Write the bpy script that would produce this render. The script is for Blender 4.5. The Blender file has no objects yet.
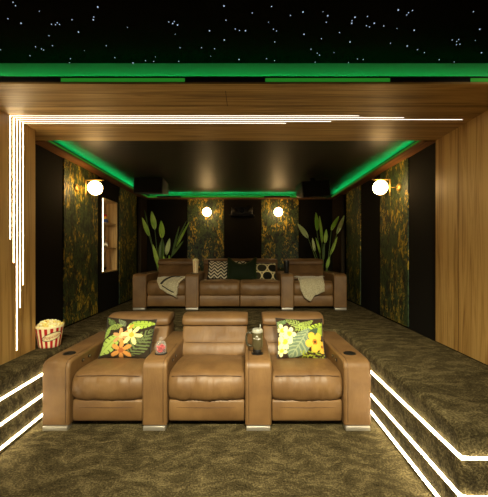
import bpy, bmesh, math, random
from mathutils import Vector, Matrix, noise as mnoise
random.seed(7)
sc = bpy.context.scene
COL = sc.collection
PI = math.pi
R = math.radians

# ------------------------------------------------------------------ helpers
def lin(c):
    return tuple(((v/255)/12.92 if v/255 <= .04045 else ((v/255+.055)/1.055)**2.4) for v in c) + (1,)

def link(o, parent=None):
    COL.objects.link(o)
    if parent is not None: o.parent = parent
    return o

def obj(name, bm, mat=None, parent=None, smooth=True, bevel=0, seg=3, subsurf=0, solid=0, auto=None):
    me = bpy.data.meshes.new(name)
    bmesh.ops.recalc_face_normals(bm, faces=bm.faces)
    bm.to_mesh(me); bm.free()
    for m in (mat if isinstance(mat, (list, tuple)) else [mat]):
        if m: me.materials.append(m)
    if smooth:
        for p in me.polygons: p.use_smooth = True
        if auto is not None:
            me.set_sharp_from_angle(angle=R(auto))
    o = bpy.data.objects.new(name, me)
    link(o, parent)
    if solid:
        s = o.modifiers.new('s', 'SOLIDIFY'); s.thickness = solid; s.offset = 0
    if bevel:
        b = o.modifiers.new('b', 'BEVEL'); b.width = bevel; b.segments = seg; b.limit_method = 'ANGLE'; b.angle_limit = R(40)
        b.harden_normals = False
    if subsurf:
        s = o.modifiers.new('ss', 'SUBSURF'); s.levels = subsurf; s.render_levels = subsurf
    return o

def tag(o, label, cat, group=None, kind=None):
    o['label'] = label; o['category'] = cat
    if group: o['group'] = group
    if kind: o['kind'] = kind
    return o

def struct(o, label=None, cat=None):
    o['kind'] = 'structure'
    if label: o['label'] = label
    if cat: o['category'] = cat
    return o

def empty(name, loc=(0,0,0), rot=(0,0,0)):
    o = bpy.data.objects.new(name, None); o.location = loc; o.rotation_euler = rot
    o.empty_display_size = .05
    return link(o)

def BM(): return bmesh.new()

def box(bm, x0, x1, y0, y1, z0, z1, mi=0):
    vs = [bm.verts.new((x, y, z)) for z in (z0, z1) for y in (y0, y1) for x in (x0, x1)]
    for f in ((0,1,3,2),(4,6,7,5),(0,4,5,1),(2,3,7,6),(0,2,6,4),(1,5,7,3)):
        bm.faces.new([vs[i] for i in f]).material_index = mi
    return bm

def poly_prism(bm, pts, z0, z1):
    a = [bm.verts.new((x, y, z0)) for x, y in pts]; b = [bm.verts.new((x, y, z1)) for x, y in pts]
    n = len(pts)
    bm.faces.new(a[::-1]); bm.faces.new(b)
    for i in range(n): bm.faces.new((a[i], a[(i+1) % n], b[(i+1) % n], b[i]))
    return bm

def prism_x(bm, prof, x0, x1):            # profile in (y, z), extruded along x
    a = [bm.verts.new((x0, y, z)) for y, z in prof]; b = [bm.verts.new((x1, y, z)) for y, z in prof]
    n = len(prof)
    bm.faces.new(a); bm.faces.new(b[::-1])
    for i in range(n): bm.faces.new((a[i], b[i], b[(i+1) % n], a[(i+1) % n]))
    return bm

def prism_y(bm, prof, y0, y1):            # profile in (x, z), extruded along y
    a = [bm.verts.new((x, y0, z)) for x, z in prof]; b = [bm.verts.new((x, y1, z)) for x, z in prof]
    n = len(prof)
    bm.faces.new(a); bm.faces.new(b[::-1])
    for i in range(n): bm.faces.new((a[i], b[i], b[(i+1) % n], a[(i+1) % n]))
    return bm

def tube(bm, pts, r, n=8, cap=True):
    pts = [Vector(p) for p in pts]; rings = []
    up = Vector((.13, .21, 1)).normalized()
    for i, p in enumerate(pts):
        d = (pts[min(i+1, len(pts)-1)] - pts[max(i-1, 0)]).normalized()
        a = d.cross(up)
        if a.length < .05: a = d.cross(Vector((1, 0, 0)))
        a.normalize(); b = d.cross(a)
        rr = r[i] if isinstance(r, (list, tuple)) else r
        rings.append([bm.verts.new(p + a*math.cos(t*2*PI/n)*rr + b*math.sin(t*2*PI/n)*rr) for t in range(n)])
    for i in range(len(rings)-1):
        for k in range(n):
            bm.faces.new((rings[i][k], rings[i][(k+1) % n], rings[i+1][(k+1) % n], rings[i+1][k]))
    if cap:
        bm.faces.new(rings[0][::-1]); bm.faces.new(rings[-1])
    return bm

def lathe(bm, prof, n=24, c=(0,0,0), axis='z', mi=0):     # prof (r, h)
    rings = []
    for r, h in prof:
        ring = []
        for k in range(n):
            a = 2*PI*k/n
            p = (r*math.cos(a), r*math.sin(a), h)
            if axis == 'x': p = (h, p[0], p[1])
            if axis == 'y': p = (p[0], h, p[1])
            ring.append(bm.verts.new((c[0]+p[0], c[1]+p[1], c[2]+p[2])))
        rings.append(ring)
    for i in range(len(rings)-1):
        for k in range(n):
            bm.faces.new((rings[i][k], rings[i][(k+1) % n], rings[i+1][(k+1) % n], rings[i+1][k])).material_index = mi
    bm.faces.new(rings[0][::-1]).material_index = mi; bm.faces.new(rings[-1]).material_index = mi
    return bm

def sphere(bm, c, r, u=24, v=14, sc_=(1,1,1)):
    m = Matrix.Translation(c) @ Matrix.Diagonal((sc_[0], sc_[1], sc_[2], 1))
    bmesh.ops.create_uvsphere(bm, u_segments=u, v_segments=v, radius=r, matrix=m)
    return bm

def loft_x(bm, prof, x0, x1, n=22, inset=.10, p=5, crown=0.0, wob=0.0, seed=0):
    """closed (y,z) profile swept along x, pinched towards both ends like a stuffed cushion"""
    cy = sum(a for a, _ in prof)/len(prof); cz = sum(b for _, b in prof)/len(prof)
    rings = []
    ts = [0, .006, .02, .045] + [.08 + .84*i/(n-1) for i in range(n)] + [.955, .98, .994, 1]
    for t in ts:
        e = max(0, 1-abs(2*t-1)**(p*2.2))**.5
        s = 1-inset+inset*e
        ring = []
        for i, (y, z) in enumerate(prof):
            q = Vector((x0+(x1-x0)*t, cy+(y-cy)*s, cz+(z-cz)*s))
            if crown: q += Vector((0, (y-cy), (z-cz))).normalized()*crown*(1-(2*t-1)**2)
            if wob:
                w = mnoise.noise(Vector((q.x*36+seed*7, q.z*9, q.y*7)))*.6+mnoise.noise(Vector((q.x*9+seed*5, q.z*4, q.y*5)))
                q += Vector((0, (y-cy), (z-cz))).normalized()*wob*w*e
            ring.append(bm.verts.new(q))
        rings.append(ring)
    m = len(prof)
    for i in range(len(rings)-1):
        for k in range(m):
            bm.faces.new((rings[i][k], rings[i][(k+1) % m], rings[i+1][(k+1) % m], rings[i+1][k]))
    bm.faces.new(rings[0][::-1]); bm.faces.new(rings[-1])
    return bm

def dense(prof, k=3):                     # closed Catmull-Rom resample
    out = []; n = len(prof)
    for i in range(n):
        p0, p1, p2, p3 = (Vector(prof[(i+j-1) % n]) for j in range(4))
        for s in range(k):
            t = s/k
            q = .5*((2*p1)+(-p0+p2)*t+(2*p0-5*p1+4*p2-p3)*t*t+(-p0+3*p1-3*p2+p3)*t**3)
            out.append((q.x, q.y))
    return out

# ------------------------------------------------------------------ materials
def newmat(name):
    m = bpy.data.materials.new(name); m.use_nodes = True
    nt = m.node_tree
    return m, nt, nt.nodes['Principled BSDF']

def plain(name, col, rough=.5, metal=0.0, spec=.5, emit=None, estr=0):
    m, nt, b = newmat(name)
    b.inputs['Base Color'].default_value = lin(col)
    b.inputs['Roughness'].default_value = rough
    b.inputs['Metallic'].default_value = metal
    b.inputs['Specular IOR Level'].default_value = spec
    if emit:
        b.inputs['Emission Color'].default_value = lin(emit); b.inputs['Emission Strength'].default_value = estr
    return m

def N(nt, t, **kw):
    n = nt.nodes.new(t)
    for k, v in kw.items():
        if k in n.inputs: n.inputs[k].default_value = v
        else: setattr(n, k, v)
    return n

def ramp(nt, stops, interp='LINEAR'):
    r = nt.nodes.new('ShaderNodeValToRGB'); cr = r.color_ramp; cr.interpolation = interp
    while len(cr.elements) > 1: cr.elements.remove(cr.elements[-1])
    cr.elements[0].position = stops[0][0]; cr.elements[0].color = lin(stops[0][1])
    for p, c in stops[1:]:
        e = cr.elements.new(p); e.color = lin(c)
    return r

def coords(nt, scale=(1,1,1), rot=(0,0,0)):
    tc = nt.nodes.new('ShaderNodeTexCoord'); mp = nt.nodes.new('ShaderNodeMapping')
    mp.inputs['Scale'].default_value = scale; mp.inputs['Rotation'].default_value = rot
    nt.links.new(tc.outputs['Object'], mp.inputs['Vector'])
    return mp

def bump(nt, b, src, strength=.3, dist=.01):
    bp = nt.nodes.new('ShaderNodeBump'); bp.inputs['Strength'].default_value = strength; bp.inputs['Distance'].default_value = dist
    nt.links.new(src, bp.inputs['Height']); nt.links.new(bp.outputs['Normal'], b.inputs['Normal'])

def leather(name, c0, c1):
    m, nt, b = newmat(name)
    mp = coords(nt); L = nt.links.new
    n1 = N(nt, 'ShaderNodeTexNoise', Scale=5.0, Detail=4.0); L(mp.outputs[0], n1.inputs['Vector'])
    r = ramp(nt, [(.35, c0), (.65, c1)]); L(n1.outputs['Fac'], r.inputs[0]); L(r.outputs[0], b.inputs['Base Color'])
    n2 = N(nt, 'ShaderNodeTexVoronoi', Scale=260.0); L(mp.outputs[0], n2.inputs['Vector'])
    mp2 = coords(nt, (30, 9, 7)); n3 = N(nt, 'ShaderNodeTexNoise', Scale=1.0, Detail=3.0, Distortion=.8); L(mp2.outputs[0], n3.inputs['Vector'])
    ad = N(nt, 'ShaderNodeMath', operation='MULTIPLY_ADD'); L(n2.outputs['Distance'], ad.inputs[0]); ad.inputs[1].default_value = .08
    L(n3.outputs['Fac'], ad.inputs[2])
    bump(nt, b, ad.outputs[0], .28, .012)
    b.inputs['Roughness'].default_value = .5; b.inputs['Specular IOR Level'].default_value = .42
    return m

def carpet(name, dark, mid, light):
    m, nt, b = newmat(name); L = nt.links.new
    mp = coords(nt, (1, 1, 1))
    d = N(nt, 'ShaderNodeTexNoise', Scale=2.2, Detail=2.0); L(mp.outputs[0], d.inputs['Vector'])
    mx = N(nt, 'ShaderNodeVectorMath', operation='MULTIPLY_ADD'); L(d.outputs['Color'], mx.inputs[0]); mx.inputs[1].default_value = (.35, .35, .2); L(mp.outputs[0], mx.inputs[2])
    mp2 = nt.nodes.new('ShaderNodeMapping'); mp2.inputs['Scale'].default_value = (4.6, 9.0, 7); mp2.inputs['Rotation'].default_value = (0, 0, R(-28)); L(mx.outputs[0], mp2.inputs['Vector'])
    n1 = N(nt, 'ShaderNodeTexNoise', Scale=1.7, Detail=9.0, Roughness=.66, Distortion=.3); L(mp2.outputs[0], n1.inputs['Vector'])
    n2 = N(nt, 'ShaderNodeTexNoise', Scale=85.0, Detail=3.0, Roughness=.7); L(mp.outputs[0], n2.inputs['Vector'])
    ad = N(nt, 'ShaderNodeMath', operation='MULTIPLY_ADD'); L(n2.outputs['Fac'], ad.inputs[0]); ad.inputs[1].default_value = .95; L(n1.outputs['Fac'], ad.inputs[2])
    hf = N(nt, 'ShaderNodeMath', operation='MULTIPLY'); L(ad.outputs[0], hf.inputs[0]); hf.inputs[1].default_value = .6
    r = ramp(nt, [(.41, dark), (.585, mid), (.76, light)]); L(hf.outputs[0], r.inputs[0]); L(r.outputs[0], b.inputs['Base Color'])
    bump(nt, b, ad.outputs[0], 1.0, .03)
    b.inputs['Roughness'].default_value = .95; b.inputs['Specular IOR Level'].default_value = .02
    return m

def wood(name, dark, mid, light, axis, plank=0.0, rough=.4, freq=1.0):
    """grain runs along `axis`"""
    m, nt, b = newmat(name); L = nt.links.new
    s = [14*freq, 14*freq, 14*freq]; s[axis] = .8
    mp = coords(nt, s)
    n1 = N(nt, 'ShaderNodeTexNoise', Scale=1.0, Detail=6.0, Roughness=.6, Distortion=1.2); L(mp.outputs[0], n1.inputs['Vector'])
    s2 = [70, 70, 70]; s2[axis] = 2
    mp2 = coords(nt, s2); n2 = N(nt, 'ShaderNodeTexNoise', Scale=1.0, Detail=3.0); L(mp2.outputs[0], n2.inputs['Vector'])
    ad = N(nt, 'ShaderNodeMath', operation='MULTIPLY_ADD'); L(n2.outputs['Fac'], ad.inputs[0]); ad.inputs[1].default_value = .35; L(n1.outputs['Fac'], ad.inputs[2])
    src = ad.outputs[0]
    if plank:
        tc = nt.nodes.new('ShaderNodeTexCoord'); sp = nt.nodes.new('ShaderNodeSeparateXYZ'); L(tc.outputs['Object'], sp.inputs[0])
        dv = N(nt, 'ShaderNodeMath', operation='DIVIDE'); L(sp.outputs[1], dv.inputs[0]); dv.inputs[1].default_value = plank
        fl = N(nt, 'ShaderNodeMath', operation='FLOOR'); L(dv.outputs[0], fl.inputs[0])
        wn = N(nt, 'ShaderNodeTexWhiteNoise', noise_dimensions='1D'); L(fl.outputs[0], wn.inputs['W'])
        a2 = N(nt, 'ShaderNodeMath', operation='MULTIPLY_ADD'); L(wn.outputs['Value'], a2.inputs[0]); a2.inputs[1].default_value = .16; L(src, a2.inputs[2]); src = a2.outputs[0]
    r = ramp(nt, [(.52, dark), (.68, mid), (.86, light)]); L(src, r.inputs[0])
    L(r.outputs[0], b.inputs['Base Color']); bump(nt, b, src, .12, .004)
    b.inputs['Roughness'].default_value = rough
    return m

def wallpaper():
    m, nt, b = newmat('jungle wallpaper'); L = nt.links.new
    mp = coords(nt, (7, 7, 4.2))
    d = N(nt, 'ShaderNodeTexNoise', Scale=2.0, Detail=3.0); L(mp.outputs[0], d.inputs['Vector'])
    mx = N(nt, 'ShaderNodeVectorMath', operation='MULTIPLY_ADD'); L(d.outputs['Color'], mx.inputs[0]); mx.inputs[1].default_value = (1.1,)*3; L(mp.outputs[0], mx.inputs[2])
    n1 = N(nt, 'ShaderNodeTexNoise', Scale=1.7, Detail=5.0, Roughness=.7); L(mx.outputs[0], n1.inputs['Vector'])
    base = ramp(nt, [(.38, (7, 12, 9)), (.47, (32, 50, 32)), (.54, (68, 88, 46)), (.60, (16, 26, 18))]); L(n1.outputs['Fac'], base.inputs[0])
    mp2 = coords(nt, (17, 17, 8)); n2 = N(nt, 'ShaderNodeTexNoise', Scale=1.0, Detail=4.0, Roughness=.7, Distortion=1.5); L(mp2.outputs[0], n2.inputs['Vector'])
    mk = ramp(nt, [(.525, (0, 0, 0)), (.56, (255, 255, 255))]); L(n2.outputs['Fac'], mk.inputs[0])
    mp3 = coords(nt, (5, 5, 3)); n3 = N(nt, 'ShaderNodeTexNoise', Scale=1.0, Detail=3.0); L(mp3.outputs[0], n3.inputs['Vector'])
    mk2 = ramp(nt, [(.45, (0, 0, 0)), (.53, (255, 255, 255))]); L(n3.outputs['Fac'], mk2.inputs[0])
    mul = N(nt, 'ShaderNodeMath', operation='MULTIPLY'); L(mk.outputs[0], mul.inputs[0]); L(mk2.outputs[0], mul.inputs[1])
    gold = ramp(nt, [(.4, (128, 106, 30)), (.55, (206, 176, 56)), (.7, (150, 146, 52))]); L(n1.outputs['Fac'], gold.inputs[0])
    mix = N(nt, 'ShaderNodeMix', data_type='RGBA'); L(mul.outputs[0], mix.inputs[0]); L(base.outputs[0], mix.inputs[6]); L(gold.outputs[0], mix.inputs[7])
    L(mix.outputs[2], b.inputs['Base Color'])
    b.inputs['Roughness'].default_value = .55
    return m

def emis(name, col, strength):
    m = bpy.data.materials.new(name); m.use_nodes = True; nt = m.node_tree; nt.nodes.clear()
    e = nt.nodes.new('ShaderNodeEmission'); e.inputs[0].default_value = lin(col); e.inputs[1].default_value = strength
    o = nt.nodes.new('ShaderNodeOutputMaterial'); nt.links.new(e.outputs[0], o.inputs[0])
    return m

def printed(name, rough=.85):             # colour comes from the printed pattern stored on the mesh
    m, nt, b = newmat(name)
    a = nt.nodes.new('ShaderNodeAttribute'); a.attribute_name = 'print'
    nt.links.new(a.outputs['Color'], b.inputs['Base Color'])
    mp = coords(nt, (300,)*3); n = N(nt, 'ShaderNodeTexNoise', Scale=1.0); nt.links.new(mp.outputs[0], n.inputs['Vector'])
    bump(nt, b, n.outputs['Fac'], .3, .003)
    b.inputs['Roughness'].default_value = rough; b.inputs['Specular IOR Level'].default_value = .2
    return m

def ceiling_mat():
    m, nt, b = newmat('dark stained ceiling'); L = nt.links.new
    mp = coords(nt, (2, 26, 2)); n = N(nt, 'ShaderNodeTexNoise', Scale=1.0, Detail=6.0, Roughness=.65); L(mp.outputs[0], n.inputs['Vector'])
    r = ramp(nt, [(.3, (20, 16, 10)), (.7, (38, 30, 19))]); L(n.outputs['Fac'], r.inputs[0]); L(r.outputs[0], b.inputs['Base Color'])
    bump(nt, b, n.outputs['Fac'], .3, .01); b.inputs['Roughness'].default_value = .5
    return m

def throw_mat(name, c0, c1):
    m, nt, b = newmat(name); L = nt.links.new
    mp = coords(nt, (90, 90, 90)); n = N(nt, 'ShaderNodeTexNoise', Scale=1.0, Detail=3.0); L(mp.outputs[0], n.inputs['Vector'])
    r = ramp(nt, [(.35, c0), (.65, c1)]); L(n.outputs['Fac'], r.inputs[0]); L(r.outputs[0], b.inputs['Base Color'])
    bump(nt, b, n.outputs['Fac'], .6, .006); b.inputs['Roughness'].default_value = .95; b.inputs['Sheen Weight'].default_value = .3
    return m

M = {}
M['leather'] = leather('tan leather', (97, 70, 40), (115, 86, 51))
M['seam'] = plain('leather seam', (70, 46, 26), .6)
M['carpet'] = carpet('plush carpet', (34, 30, 20), (78, 69, 46), (132, 119, 84))
M['wood_x'] = wood('oak veneer soffit', (126, 96, 50), (166, 131, 74), (194, 160, 100), 0, rough=.5, freq=1.7)
M['wood_z'] = wood('oak veneer boards', (90, 62, 28), (166, 126, 66), (196, 158, 94), 2, plank=.19)
M['wood_trim'] = wood('stained timber trim', (76, 48, 24), (114, 74, 38), (132, 90, 48), 1, rough=.5)
M['wood_shelf'] = wood('pale oak', (150, 122, 80), (190, 160, 108), (212, 184, 132), 2)
M['black_wall'] = plain('black wall fabric', (23, 21, 17), .9, spec=.15)
M['star_cloth'] = plain('black star ceiling cloth', (13, 11, 7), .95, spec=0)
M['ceiling'] = ceiling_mat()
M['paper'] = wallpaper()
M['white_paint'] = plain('white cove paint', (112, 130, 112), .8)
M['black'] = plain('black plastic', (14, 13, 12), .45)
M['black_soft'] = plain('black grille cloth', (12, 11, 10), .9, spec=.1)
M['chrome'] = plain('chrome', (215, 210, 200), .38, .85)
M['brass'] = plain('brushed brass', (205, 165, 85), .35, .35)
M['led'] = emis('white light strip', (255, 238, 198), 24)
M['led_portal'] = emis('portal light strip', (255, 242, 220), 3.4)
M['led_portal_bright'] = emis('portal light strip upright', (255, 228, 176), 40)
M['led_niche'] = emis('niche light strip', (255, 236, 196), 9)
M['green_led'] = emis('green light strip', (18, 255, 125), 22)
M['green_diff'] = plain('green diffuser', (60, 120, 40), .5, emit=(38, 135, 38), estr=.55)
M['black_diff'] = plain('unlit dark diffuser', (14, 22, 16), .4)
M['globe'] = emis('opal glass globe', (255, 208, 138), 24)
M['star'] = emis('fibre end', (205, 228, 255), .75)
M['curtain'] = plain('dark brown curtain', (54, 47, 36), .9, spec=.1)
M['print'] = printed('printed cotton')
M['velvet'] = plain('dark green velvet', (22, 34, 16), .8, spec=.2)
M['velvet'].node_tree.nodes['Principled BSDF'].inputs['Sheen Weight'].default_value = .5
M['velvet'].node_tree.nodes['Principled BSDF'].inputs['Sheen Tint'].default_value = lin((110, 140, 60))
M['throw'] = throw_mat('grey wool throw', (150, 142, 114), (192, 184, 152))
M['fringe'] = plain('cream fringe', (205, 196, 165), .9)
M['throw_dark'] = plain('charcoal wool', (42, 40, 34), .95)
M['tumbler'] = plain('olive bronze metal', (96, 88, 60), .38, .6)
M['clear'] = plain('frosted clear plastic', (150, 150, 136), .25)
M['white_mark'] = plain('white print', (235, 232, 220), .5)
M['tub'] = printed('striped paper tub', .5)
M['corn'] = printed('popcorn', .8)
M['candy'] = plain('red candy', (176, 12, 20), .3)
M['leaf'] = None

def glass(name):
    m, nt, b = newmat(name)
    b.inputs['Base Color'].default_value = (.85, .88, .85, 1); b.inputs['Roughness'].default_value = .05
    tr = N(nt, 'ShaderNodeBsdfTransparent'); lw = N(nt, 'ShaderNodeLayerWeight', Blend=.35); mx = N(nt, 'ShaderNodeMixShader')
    mm = N(nt, 'ShaderNodeMath', operation='MULTIPLY_ADD'); mm.inputs[1].default_value = .28; mm.inputs[2].default_value = .03
    nt.links.new(lw.outputs['Facing'], mm.inputs[0]); nt.links.new(mm.outputs[0], mx.inputs[0])
    nt.links.new(tr.outputs[0], mx.inputs[1]); nt.links.new(b.outputs[0], mx.inputs[2])
    nt.links.new(mx.outputs[0], nt.nodes['Material Output'].inputs[0])
    return m
M['glass'] = glass('clear glass')

def leafmat(name, c0, c1):
    m, nt, b = newmat(name); L = nt.links.new
    mp = coords(nt, (4, 4, 3)); n = N(nt, 'ShaderNodeTexNoise', Scale=2.0, Detail=2.0); L(mp.outputs[0], n.inputs['Vector'])
    r = ramp(nt, [(.35, c0), (.65, c1)]); L(n.outputs['Fac'], r.inputs[0]); L(r.outputs[0], b.inputs['Base Color'])
    b.inputs['Roughness'].default_value = .4
    return m
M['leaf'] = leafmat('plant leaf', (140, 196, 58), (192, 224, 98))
M['leaf_dark'] = leafmat('dark plant leaf', (62, 96, 36), (96, 130, 52))  # darker green used for some of the leaves
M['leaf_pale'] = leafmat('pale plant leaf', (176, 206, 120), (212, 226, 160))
M['stem'] = plain('plant stem', (96, 124, 58), .5)
M['pot'] = plain('charcoal ceramic', (34, 32, 30), .5)
M['soil'] = plain('soil', (40, 28, 20), .95)

# ------------------------------------------------------------------ camera
F = 320.0; H = 1.41; CX, CY = 245.0, 251.0
cam = bpy.data.cameras.new('camera'); co = link(bpy.data.objects.new('camera', cam))
co.location = (0, 0, H); co.rotation_euler = (R(90), 0, 0)
cam.sensor_fit = 'HORIZONTAL'; cam.sensor_width = 36; cam.lens = F/488*36
cam.shift_x = -(CX-244)/488; cam.shift_y = (CY+1-248.5)/488
cam.clip_start = .05
sc.camera = co
def PX(px, d): return (px-CX)*d/F
def PZ(py, d): return H+(CY-py)*d/F

# ------------------------------------------------------------------ room shell
WL, WR, JL = -2.12, 1.90, -1.90      # rear left wall, right wall, front left cladding
YB, YF = 6.65, -2.6
PZT = .53                            # platform top
ZC = 2.70                            # star ceiling
ZI = 2.602                           # ceiling of the rear part
ZS = 2.5125                          # soffit underside
S0, S1 = 2.19, 3.17                  # portal depth
JE = 2.90

bm = BM(); box(bm, -2.4, 2.2, YF-.2, YB+.2, -.1, 0)
struct(obj('floor', bm, M['carpet'], smooth=False), 'brushed olive brown plush carpet on the lower floor', 'floor')

bm = BM()
U = [(WL-.0, 1.59), (-1.70, 1.59), (-1.70, 3.68), (1.08, 3.68), (1.08, 1.59), (WR, 1.59), (WR, YB), (WL, YB)]
poly_prism(bm, U, -.02, PZT)
struct(obj('raised_floor', bm, M['carpet'], bevel=.035, seg=4, auto=60), 'carpeted platform wrapping round the front sofa in three sides', 'floor')

# left wall with a niche opening
NY0, NY1, NZ0, NZ1, ND = 4.74, 5.30, 1.10, 2.225, .17
bm = BM()
box(bm, WL-.2, WL, JE, NY0, 0, ZC); box(bm, WL-.2, WL, NY1, YB+.2, 0, ZC)
box(bm, WL-.2, WL, NY0, NY1, 0, NZ0); box(bm, WL-.2, WL, NY0, NY1, NZ1, ZC)
box(bm, WL-.2, WL, YF, JE, 0, ZC)
wl = struct(obj('wall_left', bm, M['black_wall'], smooth=False), 'black wall with wallpaper panels and a lit niche', 'wall')
bm = BM(); box(bm, WR, WR+.2, YF, YB+.2, 0, ZC)
wr = struct(obj('wall_right', bm, M['black_wall'], smooth=False), 'black wall with two wallpaper panels and no niche', 'wall')
bm = BM(); box(bm, WL, WR, YB, YB+.2, 0, ZC)
wb = struct(obj('wall_back', bm, M['black_wall'], smooth=False), 'black back wall behind the rear sofa', 'wall')
bm = BM(); box(bm, WL, WR, YF-.2, YF, 0, ZC)
struct(obj('wall_front', bm, M['black_wall'], smooth=False), 'dark front wall facing the sofas', 'wall')

# ceilings
bm = BM(); box(bm, WL-.2, WR+.2, YF-.2, S1, ZC, ZC+.1)
cf = struct(obj('ceiling', bm, M['star_cloth'], smooth=False), 'black ceiling dotted with tiny star lights', 'ceiling')
bm = BM(); box(bm, WL-.2, WR+.2, S1, YB+.2, ZI, ZI+.2)
cr = struct(obj('ceiling', bm, M['ceiling'], smooth=False), 'dark brown ceiling above the rear sofa', 'ceiling')

# stars (fibre ends set in the cloth), read off the photograph and placed on the ceiling plane
ST = [(0, [(52,4),(62,18),(32,70),(84,88,2),(157,40,0),(206,92),(222,94),(229,86),(238,93),(288,74),(373,74,2),(375,63),(391,23,2),(314,123,2),(196,138),(210,178),(142,182),(166,191),(174,195),(120,218),(2,194),(337,198,0),(425,178),(459,226),(282,230),(278,246)]),
 (122, [(22,105,0),(187,83),(203,89,2),(209,81),(222,95,2),(213,132,0),(232,186),(134,223,0),(94,238),(127,241),(44,247,2),(227,241),(318,186),(350,118,2),(370,190),(355,220,0),(408,19,2),(416,76),(453,111),(470,117),(409,155,2),(468,233,2)]),
 (244, [(6,118,2),(33,47),(110,21),(186,57),(236,43,2),(316,42,0),(335,58,2),(329,84),(98,84,0),(118,112),(130,119),(123,163),(240,132,2),(310,150),(382,125),(444,64,2),(432,78),(431,88,2),(424,163,2),(268,192),(293,208),(302,216),(285,244),(360,206,0),(90,230),(122,238),(418,246),(454,231),(477,233)]),
 (366, [(6,61),(2,98),(14,103),(33,88,2),(71,99),(129,35,2),(170,46),(163,55),(186,37),(124,109,0),(193,116,2),(98,168),(165,179,2),(206,194),(234,206),(293,234),(353,243),(345,155),(363,161),(371,153),(376,172),(362,174),(430,42),(455,112,2),(437,157,0),(462,206,2)])]
for off, L_ in ST:
    for s in L_:
        px, py, k = off+s[0]/4, s[1]/4, (s[2] if len(s) > 2 else 1)
        d = F*(ZC-H)/(CY-py)
        bm = BM(); sphere(bm, (0, 0, 0), (.0017, .0026, .0037)[k], 8, 6)
        o = obj('star_light', bm, M['star'], cf); o.location = (PX(px, d), d, ZC-.001)

# wood portal
bm = BM(); box(bm, WL, WR, S0, S1, ZS, ZC); box(bm, JL, WR, S0-.090, S0, ZS, ZS+.0115)
so = struct(obj('trim_1', bm, M['wood_x'], smooth=False), 'broad wood veneered ceiling beam above the front sofa', 'ceiling beam')
bm = BM()
box(bm, -.135, -.131, S0, 2.42, ZS-.0012, ZS); box(bm, -1.9, WR, 2.415, 2.419, ZS-.0012, ZS)
obj('board_joint', bm, M['seam'], so, smooth=False)
bm = BM(); box(bm, WL, JL, 1.2, JE, 0, ZS)
struct(obj('trim_2', bm, M['wood_z'], smooth=False), 'vertical grained wood cladding crossed by white light strips', 'wall cladding')
bm = BM(); box(bm, WR-.012, WR, 1.2, S1, PZT, ZS)
tr = struct(obj('trim_3', bm, M['wood_z'], smooth=False), 'plain vertical grained wood cladding without light strips', 'wall cladding')
bm = BM()
for y in (2.45, 2.83):
    box(bm, WR-.0135, WR-.012, y, y+.003, PZT, ZS)
obj('board_joint', bm, M['seam'], tr, smooth=False)

# green cove: timber lip, diffuser slot, light strip, white back board
def cove_x(name, yw, sgn, x0, x1, dep, zb, segs, back, label, zc):
    """runs along x; sgn = -1: lip stands towards the camera from the wall/beam face at yw"""
    yl = yw+sgn*dep
    P = lambda a: yw+sgn*a
    bm = BM()
    e = .0118 if name == 'trim_4' else 0
    prism_x(bm, [(P(0), zb+e), (P(dep), zb+e), (P(dep), zb+.014), (P(dep-.016), zb+.014), (P(dep-.016), zb+.046), (P(0), zb+.020)], x0, x1)
    o = struct(obj(name, bm, M['wood_trim'], smooth=False), label, 'cove')
    bm = BM(); box(bm, x0, x1, P(dep-.002), P(dep-.014), zb+.041, zb+.052); obj('cove_rim', bm, M['black'], o, smooth=False)
    bm = BM(); box(bm, x0, x1, min(P(.0), P(back)), max(P(.0), P(back)), zb+.03, zc-.001); obj('cove_backing', bm, M['white_paint'], o, smooth=False)
    bm = BM(); box(bm, x0+.02, x1-.02, P(dep*.55), P(dep*.55-.012), zb+.03, zb+.042); obj('light_strip', bm, M['green_led'], o, smooth=False)
    for a, b, on in segs:
        bm = BM(); box(bm, a+.002, b-.002, P(dep-.004), P(dep-.014), zb+.012, zb+.041)
        obj('diffuser_panel', bm, M['green_diff' if on else 'black_diff'], o, smooth=False)
    return o
fx = lambda p: PX(p, S0-.08)
cove_x('trim_4', S0, -1, JL, WR, .09, ZS, [(JL, fx(61), 0), (fx(61), fx(185), 1), (fx(185), fx(265), 0), (fx(265), fx(390), 1), (fx(390), fx(470), 0), (fx(470), WR, 1)], .004, 'green lit cove along the front of the wood beam', ZC)
ZR = 2.505
bx = lambda p: PX(p, YB-.14)
cove_x('trim_5', YB, -1, WL+.14, WR-.14, .15, ZR, [(WL+.14, bx(157), 1), (bx(157), bx(181), 0), (bx(181), bx(264), 1), (bx(264), bx(290), 0), (bx(290), bx(305), 1), (bx(305), WR-.14, 0)], .004, 'green lit cove along the back wall', ZI)
def cove_y(name, xw, sgn, y0, y1, dep, zb, label):
    P = lambda a: xw+sgn*a
    bm = BM(); prism_y(bm, [(P(0), zb), (P(dep), zb), (P(dep), zb+.022), (P(dep-.016), zb+.022), (P(dep-.016), zb+.046), (P(0), zb+.020)], y0, y1)
    o = struct(obj(name, bm, M['wood_trim'], smooth=False), label, 'cove')
    a, b = sorted((P(dep-.002), P(dep-.014)))
    bm = BM(); box(bm, a, b, y0, y1, zb+.041, zb+.052); obj('cove_rim', bm, M['black'], o, smooth=False)
    a, b = sorted((P(0), P(.004)))
    bm = BM(); box(bm, a, b, y0, y1, zb+.03, ZI-.001); obj('cove_backing', bm, M['white_paint'], o, smooth=False)
    a, b = sorted((P(dep*.55), P(dep*.55-.012)))
    bm = BM(); box(bm, a, b, y0+.02, y1-.02, zb+.03, zb+.042); obj('light_strip', bm, M['green_led'], o, smooth=False)
    a, b = sorted((P(dep-.004), P(dep-.014)))
    bm = BM(); box(bm, a, b, y0, y1, zb+.022, zb+.041); obj('diffuser_panel', bm, M['green_diff'], o, smooth=False)
cove_y('trim_6', WL, 1, S1, YB, .14, ZR, 'green lit cove along the wall with the niche')
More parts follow.
